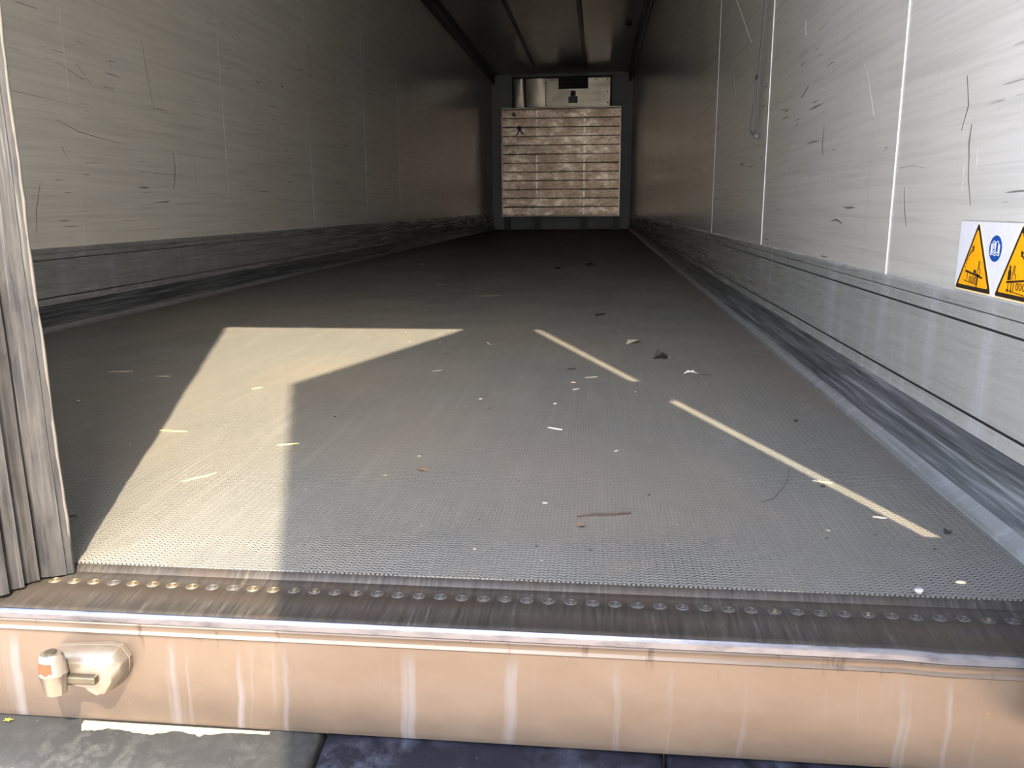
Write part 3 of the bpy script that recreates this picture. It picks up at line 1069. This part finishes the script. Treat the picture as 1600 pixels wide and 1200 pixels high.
for (a, b) in ((-0.25, 2.45), (-0.25, 2.20), (-0.25, 2.09), (0.79, 2.5), (0.79, 2.3), (0.79, 2.12), (0.02, 2.31), (0.42, 2.31), (-0.15, 2.5), (0.6, 2.5)):
    bm = BM()
    lathe(bm, [(0.0, -0.006), (0.011, -0.006), (0.011, 0.004)], sides=8)
    bmesh.ops.rotate(bm, verts=bm.verts, cent=(0, 0, 0), matrix=Matrix.Rotation(math.radians(90), 3, 'X'))
    bmesh.ops.translate(bm, verts=bm.verts, vec=(a, -0.004, b + cz))
    link_obj('screw', bm, M['black'], cu)

# pins hanging from the rail ends
for sx_, lab in ((-1, 'black locking pin hanging from the left roof rail end'), (1, 'black locking pin hanging from the right roof rail end')):
    t = empty('locking_pin', (sx_ * 1.175, 14.80, 2.48), lab, 'pin')
    bm = BM()
    box(bm, -0.022, 0.022, -0.015, 0.015, 0.0, 0.17)
    link_obj('pin_body', bm, M['black'], t, bevel=0.008)
    bm = BM()
    tube(bm, [(0, 0, 0.15), (-sx_ * 0.04, 0, 0.13), (-sx_ * 0.09, 0, 0.165), (-sx_ * 0.12, 0, 0.178)], 0.008, 6)
    link_obj('wire_loop', bm, M['rail'], t)
bm = BM()
lathe(bm, [(0.0, -0.05), (0.03, -0.045), (0.035, -0.02), (0.035, 0.0)], sides=12)
o = link_obj('roof_lamp', bm, M['black'])
o.location = (1.02, 11.0, HC)
tag(o, 'small black round fitting on the ceiling near the right roof rail', 'roof fitting')

# ------------------------------------------------------------------ strap hanging in front of the right wall
st = empty('hanging_strap', (1.20, 2.95, 0.63), 'long grey webbing strap hanging with a loop in front of the right wall', 'strap')


def ribbon(bm, pts, w, th=0.0016):
    """pts in (x, y, z); flat band, width along y/z normal."""
    prev = None
    P = [Vector(p) for p in pts]
    for i, p in enumerate(P):
        d = (P[min(i + 1, len(P) - 1)] - P[max(i - 1, 0)]).normalized()
        s = d.cross(Vector((1, 0, 0))).normalized() * w / 2
        nx = Vector((th, 0, 0))
        cur = [bm.verts.new(q) for q in (p + s, p - s, p - s + nx, p + s + nx)]
        if prev:
            for k in range(4):
                bm.faces.new((prev[k], prev[(k + 1) % 4], cur[(k + 1) % 4], cur[k]))
        else:
            bm.faces.new(cur)
        prev = cur
    bm.faces.new(prev[::-1])


def S_(y, z, dx=0.0):
    return (0.0 + dx, y - 2.95, z - 0.63)


bm = BM()
ribbon(bm, [S_(2.70, 2.62, 0.01), S_(2.78, 2.0), S_(2.86, 1.4), S_(2.905, 1.05), S_(2.945, 0.90), S_(2.955, 0.82)], 0.020)
link_obj('webbing', bm, M['strap'], st)
bm = BM()
ribbon(bm, [S_(2.955, 0.825), S_(2.965, 0.76, 0.002), S_(2.97, 0.70, 0.004), S_(2.965, 0.655, 0.004)], 0.013)
ribbon(bm, [S_(2.962, 0.825, -0.003), S_(2.995, 0.74, -0.004), S_(3.035, 0.672, -0.004), S_(3.030, 0.658, -0.003), S_(2.99, 0.648, 0.0), S_(2.965, 0.655, 0.002)], 0.013)
link_obj('loop', bm, M['strap'], st)
bm = BM()
box(bm, -0.004, 0.004, 2.955 - 2.95, 2.985 - 2.95, 0.823 - 0.63, 0.835 - 0.63)
link_obj('stitch_block', bm, M['black'], st, bevel=0.001)
bm = BM()
lathe(bm, [(0.0, -0.008), (0.010, -0.006), (0.010, 0.006), (0.0, 0.008)], (0.004, 2.945 - 2.95, 0.636 - 0.63), 10)
link_obj('end_knot', bm, M['strap'], st, smooth=60)

# ------------------------------------------------------------------ warning sticker on the right wall
SY = 1.14
sg = empty('warning_sticker', (W - 0.0005, SY, 0.2825), 'white warning sticker with two yellow triangles and a blue manual sign on the right wall', 'sticker')


def poly(bm, pts, d0, d1):
    """pts = (y, z) in world, extruded from depth d0 to d1 off the wall."""
    a = [bm.verts.new((-d1, y - SY, z - 0.2825)) for y, z in pts]
    b = [bm.verts.new((-d0, y - SY, z - 0.2825)) for y, z in pts]
    bm.faces.new(a)
    bm.faces.new(b[::-1])
    for i in range(len(pts)):
        j = (i + 1) % len(pts)
        bm.faces.new((a[i], b[i], b[j], a[j]))


def rrect(y0, y1, z0, z1, r, seg=5):
    out = []
    for cy, czz, a0 in ((y1 - r, z1 - r, 0), (y0 + r, z1 - r, 90), (y0 + r, z0 + r, 180), (y1 - r, z0 + r, 270)):
        for k in range(seg + 1):
            a = math.radians(a0 + 90 * k / seg)
            out.append((cy + r * math.cos(a), czz + r * math.sin(a)))
    return out


def rtri(c, z0, w, h, r):
    """rounded triangle outline, apex up"""
    V = [(c + w / 2, z0), (c, z0 + h), (c - w / 2, z0)]
    out = []
    for i in range(3):
        p = Vector(V[i]).to_3d()
        a = (Vector(V[i - 1]).to_3d() - p).normalized()
        b = (Vector(V[(i + 1) % 3]).to_3d() - p).normalized()
        for k in range(5):
            t = k / 4
            q = p + (a * (1 - t) + b * t) * r * (1 - 0.45 * math.sin(math.pi * t) * 0)
            q = p + a * r * (1 - t) ** 2 + b * r * t ** 2
            out.append((q.x, q.y))
    return out


bm = BM()
poly(bm, rrect(0.86, 1.3355, 0.2815, 0.3865, 0.007), 0.0, 0.0008)
link_obj('sticker_edge', bm, M['greyscuff'], sg)
bm = BM()
poly(bm, rrect(0.861, 1.3335, 0.2825, 0.3848, 0.006), 0.0, 0.0011)
link_obj('white_sheet', bm, M['stickerwhite'], sg)


def stroke(bm, pts, w, d0=0.0026, d1=0.0030):
    for (a, b) in zip(pts[:-1], pts[1:]):
        dy, dz = b[0] - a[0], b[1] - a[1]
        L = math.hypot(dy, dz)
        if L < 1e-6:
            continue
        ny, nz = -dz / L * w / 2, dy / L * w / 2
        poly(bm, [(a[0] + ny, a[1] + nz), (b[0] + ny, b[1] + nz), (b[0] - ny, b[1] - nz), (a[0] - ny, a[1] - nz)], d0, d1)


def ring(bm, cy, cz_, ry, rz, w):
    pts = [(cy + ry * math.cos(2 * math.pi * k / 12), cz_ + rz * math.sin(2 * math.pi * k / 12)) for k in range(13)]
    stroke(bm, pts, w)


def triangle(c, mirror):
    z0 = 0.2842
    bm = BM()
    poly(bm, rtri(c, z0 - 0.0012, 0.122, 0.1035, 0.008), 0.001, 0.0014)
    p = link_obj('warning_triangle', bm, M['stickerpale'], sg)
    bm = BM()
    poly(bm, rtri(c, z0 + 0.0010, 0.116, 0.0985, 0.006), 0.001, 0.0019)
    link_obj('black_border', bm, M['stickerblack'], p)
    bm = BM()
    poly(bm, rtri(c, z0 + 0.0072, 0.0960, 0.0825, 0.003), 0.001, 0.0024)
    link_obj('yellow_field', bm, M['stickeryellow'], p)
    bm = BM()
    f = -1 if not mirror else 1
    # +y is to the left in the picture; f=-1 draws towards the right
    def q(a, b):
        return (c + f * a, z0 + b)
    if not mirror:
        stroke(bm, [q(-0.026, 0.0285), q(0.030, 0.0215)], 0.0026)
        stroke(bm, [q(-0.028, 0.0140), q(0.016, 0.0105)], 0.0010)
        stroke(bm, [q(-0.018, 0.0270), q(-0.018, 0.0155)], 0.0008)
        for k in range(3):
            ring(bm, c + f * (-0.008 + 0.0085 * k), z0 + 0.0170, 0.0029, 0.0045, 0.0010)
        stroke(bm, [q(0.0165, 0.024), q(0.0165, 0.0105), q(0.0120, 0.0105)], 0.0009)
        stroke(bm, [q(0.0145, 0.022), q(0.0145, 0.0050)], 0.0012)
        # pallet truck and driver
        for k in range(4):
            stroke(bm, [q(0.002 + 0.002 * k, 0.0265), q(0.002 + 0.002 * k, 0.0315)], 0.0012)
        stroke(bm, [q(0.010, 0.0255), q(0.022, 0.0240)], 0.0022)
        stroke(bm, [q(0.0135, 0.0265), q(0.0155, 0.0445), q(0.0190, 0.0440), q(0.0175, 0.0335), q(0.0215, 0.0330), q(0.0220, 0.0255)], 0.0011)
        # dotted arrow
        for k in range(6):
            a = math.radians(170 - k * 9)
            rr = 0.040
            cx_, cz2 = 0.012, 0.025
            p0 = q(cx_ + rr * math.cos(a), cz2 + rr * math.sin(a))
            a2 = a - math.radians(4 + k)
            p1 = q(cx_ + rr * math.cos(a2), cz2 + rr * math.sin(a2))
            stroke(bm, [p0, p1], 0.0008 + 0.0003 * k)
        poly(bm, [q(-0.0040, 0.0660), q(-0.0110, 0.0640), q(-0.0060, 0.0575)], 0.0026, 0.0030)
    else:
        f = -1
        def q(a, b):
            return (c - a, z0 + b)
        stroke(bm, [q(-0.026, 0.0225), q(0.030, 0.0290)], 0.0026)
        stroke(bm, [q(-0.026, 0.0120), q(0.030, 0.0085)], 0.0010)
        for k in range(3):
            ring(bm, c - (0.004 + 0.0085 * k), z0 + 0.0190, 0.0029, 0.0045, 0.0011)
        poly(bm, [q(-0.0235, 0.025), q(-0.0235, 0.036), q(-0.0215, 0.040), q(-0.0175, 0.040), q(-0.0155, 0.036), q(-0.0155, 0.026)], 0.0026, 0.0030)
        poly(bm, [q(-0.0195 + 0.0022 * math.cos(t * 0.785), 0.0425 + 0.0030 * math.sin(t * 0.785)) for t in range(8)], 0.0026, 0.0030)
        for dx in (-0.0205, -0.0120):
            stroke(bm, [q(dx, 0.024), q(dx, 0.0105)], 0.0012)
            poly(bm, [q(dx - 0.0020, 0.0135), q(dx + 0.0020, 0.0135), q(dx, 0.0085)], 0.0026, 0.0030)
        stroke(bm, [q(-0.0060, 0.024), q(-0.0060, 0.0100)], 0.0009)
        stroke(bm, [q(-0.0120, 0.0265), q(-0.0100, 0.0455), q(-0.0065, 0.0450), q(-0.0075, 0.0345), q(-0.0035, 0.0340), q(-0.0030, 0.0275)], 0.0011)
        stroke(bm, [q(-0.022, 0.0040), q(-0.017, 0.0015), q(-0.012, 0.0030)], 0.0012)
        for k in range(6):
            a = math.radians(10 + k * 9)
            rr = 0.040
            cx_, cz2 = -0.012, 0.025
            p0 = q(cx_ + rr * math.cos(a), cz2 + rr * math.sin(a))
            a2 = a + math.radians(4 + k)
            p1 = q(cx_ + rr * math.cos(a2), cz2 + rr * math.sin(a2))
            stroke(bm, [p0, p1], 0.0008 + 0.0003 * k)
        poly(bm, [q(0.0040, 0.0660), q(0.0110, 0.0640), q(0.0060, 0.0575)], 0.0026, 0.0030)
    link_obj('pictogram', bm, M['stickerblack'], p)


triangle(1.2720, False)
triangle(1.1440, True)
bm = BM()
poly(bm, [(1.2145 + 0.0182 * math.cos(2 * math.pi * k / 32), 0.3490 + 0.0182 * math.sin(2 * math.pi * k / 32)) for k in range(32)], 0.001, 0.0016)
bd = link_obj('blue_disc', bm, M['stickerblue'], sg)
bm = BM()
cy_, cz_ = 1.2145, 0.3490
for s in (-1, 1):
    stroke(bm, [(cy_ + s * 0.0005, cz_ - 0.0055), (cy_ + s * 0.0010, cz_ + 0.0085), (cy_ + s * 0.0045, cz_ + 0.0105), (cy_ + s * 0.0085, cz_ + 0.0090),
                (cy_ + s * 0.0085, cz_ - 0.0060), (cy_ + s * 0.0045, cz_ - 0.0045), (cy_ + s * 0.0005, cz_ - 0.0070)], 0.0011, 0.0016, 0.0020)
    stroke(bm, [(cy_ + s * 0.0085, cz_ + 0.0065), (cy_ + s * 0.0120, cz_ + 0.0060), (cy_ + s * 0.0122, cz_ - 0.0092), (cy_ + s * 0.0050, cz_ - 0.0078), (cy_, cz_ - 0.0098)], 0.0011, 0.0016, 0.0020)
    stroke(bm, [(cy_ + s * 0.0104, cz_ + 0.006), (cy_ + s * 0.0104, cz_ - 0.0075)], 0.0008, 0.0016, 0.0020)
stroke(bm, [(cy_ + 0.0048, cz_ + 0.0075), (cy_ + 0.0048, cz_ - 0.0005)], 0.0016, 0.0016, 0.0020)
stroke(bm, [(cy_ + 0.0048, cz_ - 0.0020), (cy_ + 0.0048, cz_ - 0.0032)], 0.0016, 0.0016, 0.0020)
link_obj('open_book', bm, M['stickerwhite'], bd)


# ------------------------------------------------------------------ straw, leaves, crumbs lying about
def blade(name, a, b, w, mat, label, cat, group=None, curve=0.0, th=0.0010, z=0.0):
    a = Vector((a[0], a[1], 0))
    b = Vector((b[0], b[1], 0))
    L = (b - a).length
    d = (b - a).normalized()
    s = Vector((-d.y, d.x, 0))
    bm = BM()
    N = 8
    prev = None
    for i in range(N + 1):
        t = i / N
        p = d * (t * L - L / 2) + s * curve * math.sin(math.pi * t) + s * 0.02 * L * math.sin(t * 7)
        ww = w * (0.25 + 0.75 * math.sin(math.pi * min(1, max(0, t * 0.9 + 0.08)))) / 2
        hz_ = th * (1 + 0.8 * math.sin(math.pi * t))
        cur = [bm.verts.new(p + s * ww), bm.verts.new(p + Vector((0, 0, hz_))), bm.verts.new(p - s * ww), bm.verts.new(p + Vector((0, 0, 0.0)))]
        if prev:
            for k in range(4):
                bm.faces.new((prev[k], prev[(k + 1) % 4], cur[(k + 1) % 4], cur[k]))
        else:
            bm.faces.new(cur)
        prev = cur
    bm.faces.new(prev[::-1])
    o = link_obj(name, bm, mat)
    o.location = ((a.x + b.x) / 2, (a.y + b.y) / 2, z)
    return tag(o, label, cat, group)


def leaf(name, c, L, w, ang, mat, label, cat='leaf', crump=0.3, z=0.0):
    bm = BM()
    rr = random.Random(int(abs(c[0] * 1000) + c[1] * 77))
    N, K = 10, 4
    grid = []
    for i in range(N + 1):
        t = i / N
        prof = math.sin(math.pi * t) ** 0.8 * (0.8 + 0.3 * rr.random())
        row = []
        for j in range(-K, K + 1):
            s = j / K
            zz = 0.0008 + crump * w * (abs(s) ** 1.5 * 0.6 + 0.22 * rr.random()) * prof
            row.append(bm.verts.new(((t - 0.5) * L, s * w / 2 * prof, zz)))
        grid.append(row)
    for i in range(N):
        for j in range(2 * K):
            bm.faces.new((grid[i][j], grid[i + 1][j], grid[i + 1][j + 1], grid[i][j + 1]))
    bmesh.ops.remove_doubles(bm, verts=bm.verts, dist=1e-5)
    bmesh.ops.solidify(bm, geom=bm.faces[:], thickness=0.0003)
    zmin = min(v.co.z for v in bm.verts)
    for v in bm.verts:
        v.co.z -= zmin
    o = link_obj(name, bm, mat)
    o.location = (c[0], c[1], z)
    o.rotation_euler = (0, 0, ang)
    return tag(o, label, cat)


def pebble(name, c, r, mat, label, cat='pebble', group=None, flat=0.6, z=0.0):
    bm = BM()
    bmesh.ops.create_icosphere(bm, subdivisions=2, radius=r)
    rr = random.Random(int(c[0] * 5000 + c[1] * 977))
    for v in bm.verts:
        v.co *= 1 + rr.uniform(-0.25, 0.25)
        v.co.z *= flat
    zmin = min(v.co.z for v in bm.verts)
    for v in bm.verts:
        v.co.z -= zmin
    o = link_obj(name, bm, mat, smooth=60)
    o.location = (c[0], c[1], z)
    o.rotation_euler = (0, 0, rr.uniform(0, 6))
    return tag(o, label, cat, group)


blade('straw', (0.047, 1.137), (0.080, 1.182), 0.0055, M['straw'], 'broadest bright yellow straw lying in the sunlit patch', 'straw')
blade('straw', (-0.146, 1.417), (-0.088, 1.413), 0.0024, M['straw'], 'thin yellow straw crossing the left edge of the sunlit patch', 'straw')
blade('straw', (-0.117, 1.776), (-0.100, 1.800), 0.0045, M['straw'], 'short yellow straw in the sunlit patch near its inner corner', 'straw')
blade('straw', (0.118, 1.338), (0.152, 1.355), 0.0022, M['straw'], 'yellow straw on the right shadow edge of the sunlit patch', 'straw')
blade('straw', (-0.574, 1.947), (-0.515, 1.960), 0.0035, M['palestraw'], 'pale straw on shaded floor left of the sunlit patch, farther left one', 'straw')
blade('straw', (-0.418, 1.901), (-0.384, 1.904), 0.0030, M['palestraw'], 'pale short straw on shaded floor just left of the sunlit patch', 'straw')
blade('straw', (-0.194, 4.366), (-0.138, 4.368), 0.008, M['palestraw'], 'small pale straw far down the floor, left of the longer far one', 'straw')
blade('straw', (0.118, 3.790), (0.220, 3.829), 0.009, M['palestraw'], 'longest pale straw on the far floor beyond the sunlit patch', 'straw')
blade('straw', (0.260, 2.013), (0.283, 2.033), 0.005, M['palestraw'], 'pale straw right of the pointed end of the sunlit patch', 'straw')
blade('straw', (0.336, 2.487), (0.360, 2.425), 0.006, M['palestraw'], 'pale straw between sunlit patch tip and the first light stripe', 'straw')
blade('straw', (0.588, 1.496), (0.616, 1.482), 0.0055, M['leafpale'], 'broad pale straw in the middle of the shaded floor', 'straw')
blade('twig', (0.655, 1.042), (0.728, 1.060), 0.0021, M['twig'], 'long brown twig on the floor near the sill', 'twig', th=0.0025)
leaf('leaf', (0.404, 1.223), 0.026, 0.012, -0.5, M['leafbrown'], 'curled brown leaf right of the sunlit patch')
leaf('leaf', (0.661, 1.012), 0.013, 0.012, 0.4, M['leafbrown'], 'tiny crumpled brown leaf just in front of the long twig')
leaf('leaf', (0.690, 3.150), 0.085, 0.028, 1.1, M['leafdark'], 'dark leaf on the far floor above the first light stripe')
leaf('leaf', (0.789, 2.505), 0.095, 0.030, 1.1, M['palestraw'], 'tan dry leaf right of the first light stripe')
leaf('leaf', (0.853, 2.235), 0.045, 0.034, 0.3, M['leafdark'], 'dark crumpled leaf clump right of the first light stripe', crump=0.8)
leaf('leaf', (0.912, 2.029), 0.036, 0.020, 0.1, M['leafpale'], 'pale grey leaf right of the gap between the light stripes', crump=0.5)
leaf('leaf', (0.615, 2.069), 0.030, 0.008, 0.4, M['leafdark'], 'narrow dark leaf left of the first light stripe')
blade('straw', (0.650, 1.962), (0.682, 1.975), 0.0042, M['palestraw'], 'pale straw just left of the lower end of the first light stripe', 'straw')
blade('straw', (0.624, 1.825), (0.640, 1.840), 0.0035, M['palestraw'], 'pale straw below the first light stripe', 'straw')
blade('straw', (0.618, 1.905), (0.630, 1.905), 0.0035, M['palestraw'], 'tiny pale straw left of the lower end of the first light stripe', 'straw')
blade('straw', (1.050, 1.078), (1.067, 1.074), 0.0030, M['chip'], 'tan straw under the lower half of the long light stripe', 'straw')
blade('straw', (1.010, 1.222), (1.034, 1.214), 0.0030, M['straw'], 'yellow straw lying across the long light stripe', 'straw')
pebble('pebble', (1.015, 1.195), 0.0032, M['darkstone'], 'dark crumb on the lower edge of the long light stripe')
pebble('pebble', (1.064, 1.579), 0.0040, M['darkstone'], 'dark crumb between the long light stripe and the right wall')
pebble('pebble', (1.027, 0.852), 0.0050, M['stone'], 'pale stone lying on the right front edge of the floor', flat=0.7)
blade('wood_chip', (1.078, 0.884), (1.089, 0.884), 0.0050, M['chip'], 'tan wood chip near the right front corner of the floor', 'wood chip', th=0.0014)
leaf('leaf', (-0.032, 0.986), 0.014, 0.007, 0.1, M['leafdark'], 'small dark leaf on shaded floor beside the gasket')
pebble('pebble', (-0.445, 1.624), 0.0042, M['stone'], 'pale stone on the shaded floor left of the sunlit patch')
leaf('leaf', (1.126, 1.028), 0.012, 0.010, 0.6, M['leafdark'], 'crumpled dark leaf bit past the lower end of the long light stripe', crump=0.8)
leaf('leaf', (0.41, 5.54), 0.05, 0.05, 0.0, M['leafdark'], 'dark leaf far down the middle of the floor')
leaf('leaf', (0.62, 5.91), 0.06, 0.07, 0.0, M['leafdark'], 'dark leaf far down the floor, right of the other far one')
blade('leaf_stalk', (0.929, 2.020), (0.961, 2.016), 0.0025, M['twig'], 'brown stalk beside the pale grey leaf', 'stalk')

bm = BM()
tube(bm, [(0.986 - 0.95, 1.282 - 1.2, 0.001), (0.975 - 0.95, 1.235 - 1.2, 0.0016), (0.956 - 0.95, 1.185 - 1.2, 0.001), (0.932 - 0.95, 1.136 - 1.2, 0.0018), (0.912 - 0.95, 1.119 - 1.2, 0.001)],
     0.00045, 6)
o = link_obj('thread', bm, M['cord'])
o.location = (0.95, 1.2, 0)
tag(o, 'thin dark curved thread under the long light stripe', 'thread')

# weed sprig on the bumper
wd = empty('weed_sprig', (0.028, 0.752, -0.1500), 'tiny green weed sprig at the top of the dusty bumper', 'weed')
bm = BM()
tube(bm, [(0, 0, 0), (0.001, -0.002, 0.003), (0.003, -0.004, 0.004)], 0.0005, 5)
link_obj('stem', bm, M['green'], wd)
for a in (0.3, 1.6, 2.6, 3.9, 5.2):
    bm = BM()
    d = Vector((math.cos(a), math.sin(a) * 0.6, 0.1))
    s = Vector((-math.sin(a), math.cos(a), 0)) * 0.0012
    b0 = Vector((0.001, -0.002, 0.003))
    vs = [bm.verts.new(p) for p in (b0, b0 + d * 0.003 + s, b0 + d * 0.0065, b0 + d * 0.003 - s)]
    bm.faces.new(vs)
    bmesh.ops.solidify(bm, geom=bm.faces[:], thickness=0.0003)
    link_obj('leaflet', bm, M['green'], wd)

# small crumbs and chaff strewn over the floor
crumb_mats = [(M['stone'], 'pale'), (M['darkstone'], 'dark'), (M['chip'], 'tan')]
protos = {}


def lit_zone(x, y):
    return (0.069 - 0.363 * (y - 0.836) < x < 0.33 - 0.363 * (y - 0.832)) and y < 2.7


for k in range(120):
    y = 0.90 + 6.0 * rnd.random() ** 1.6
    x = rnd.uniform(-0.9, 1.12)
    mt, nm = crumb_mats[rnd.choice([0, 1, 1, 2])]
    if lit_zone(x, y):
        continue
    if nm not in protos:
        protos[nm] = pebble('crumb', (x, y), 0.0011, mt, 'tiny %s crumb strewn on the tread floor' % nm, 'crumb', '%s crumbs on the floor' % nm)
    else:
        o = protos[nm].copy()
        COL.objects.link(o)
        o.location = (x, y, 0)
        s = rnd.uniform(0.5, 1.3) * (1 + 0.25 * (y - 1))
        o.scale = (s, s * rnd.uniform(0.6, 1.6), s)
        o.rotation_euler = (0, 0, rnd.uniform(0, 6))
pc = None
for k in range(60):
    y = 0.95 + 6.0 * rnd.random() ** 1.5
    x = rnd.uniform(-0.8, 1.12)
    if lit_zone(x, y):
        continue
    if pc is None:
        pc = blade('chaff', (x, y), (x + 0.007, y + 0.0014), 0.0010, M['palestraw'], 'tiny pale bit of chaff strewn on the tread floor', 'chaff', 'bits of chaff on the floor')
    else:
        o = pc.copy()
        COL.objects.link(o)
        o.location = (x, y, 0)
        s = rnd.uniform(0.5, 1.2) * (1 + 0.2 * (y - 1))
        o.scale = (s, s, s)
        o.rotation_euler = (0, 0, rnd.uniform(0, 6))
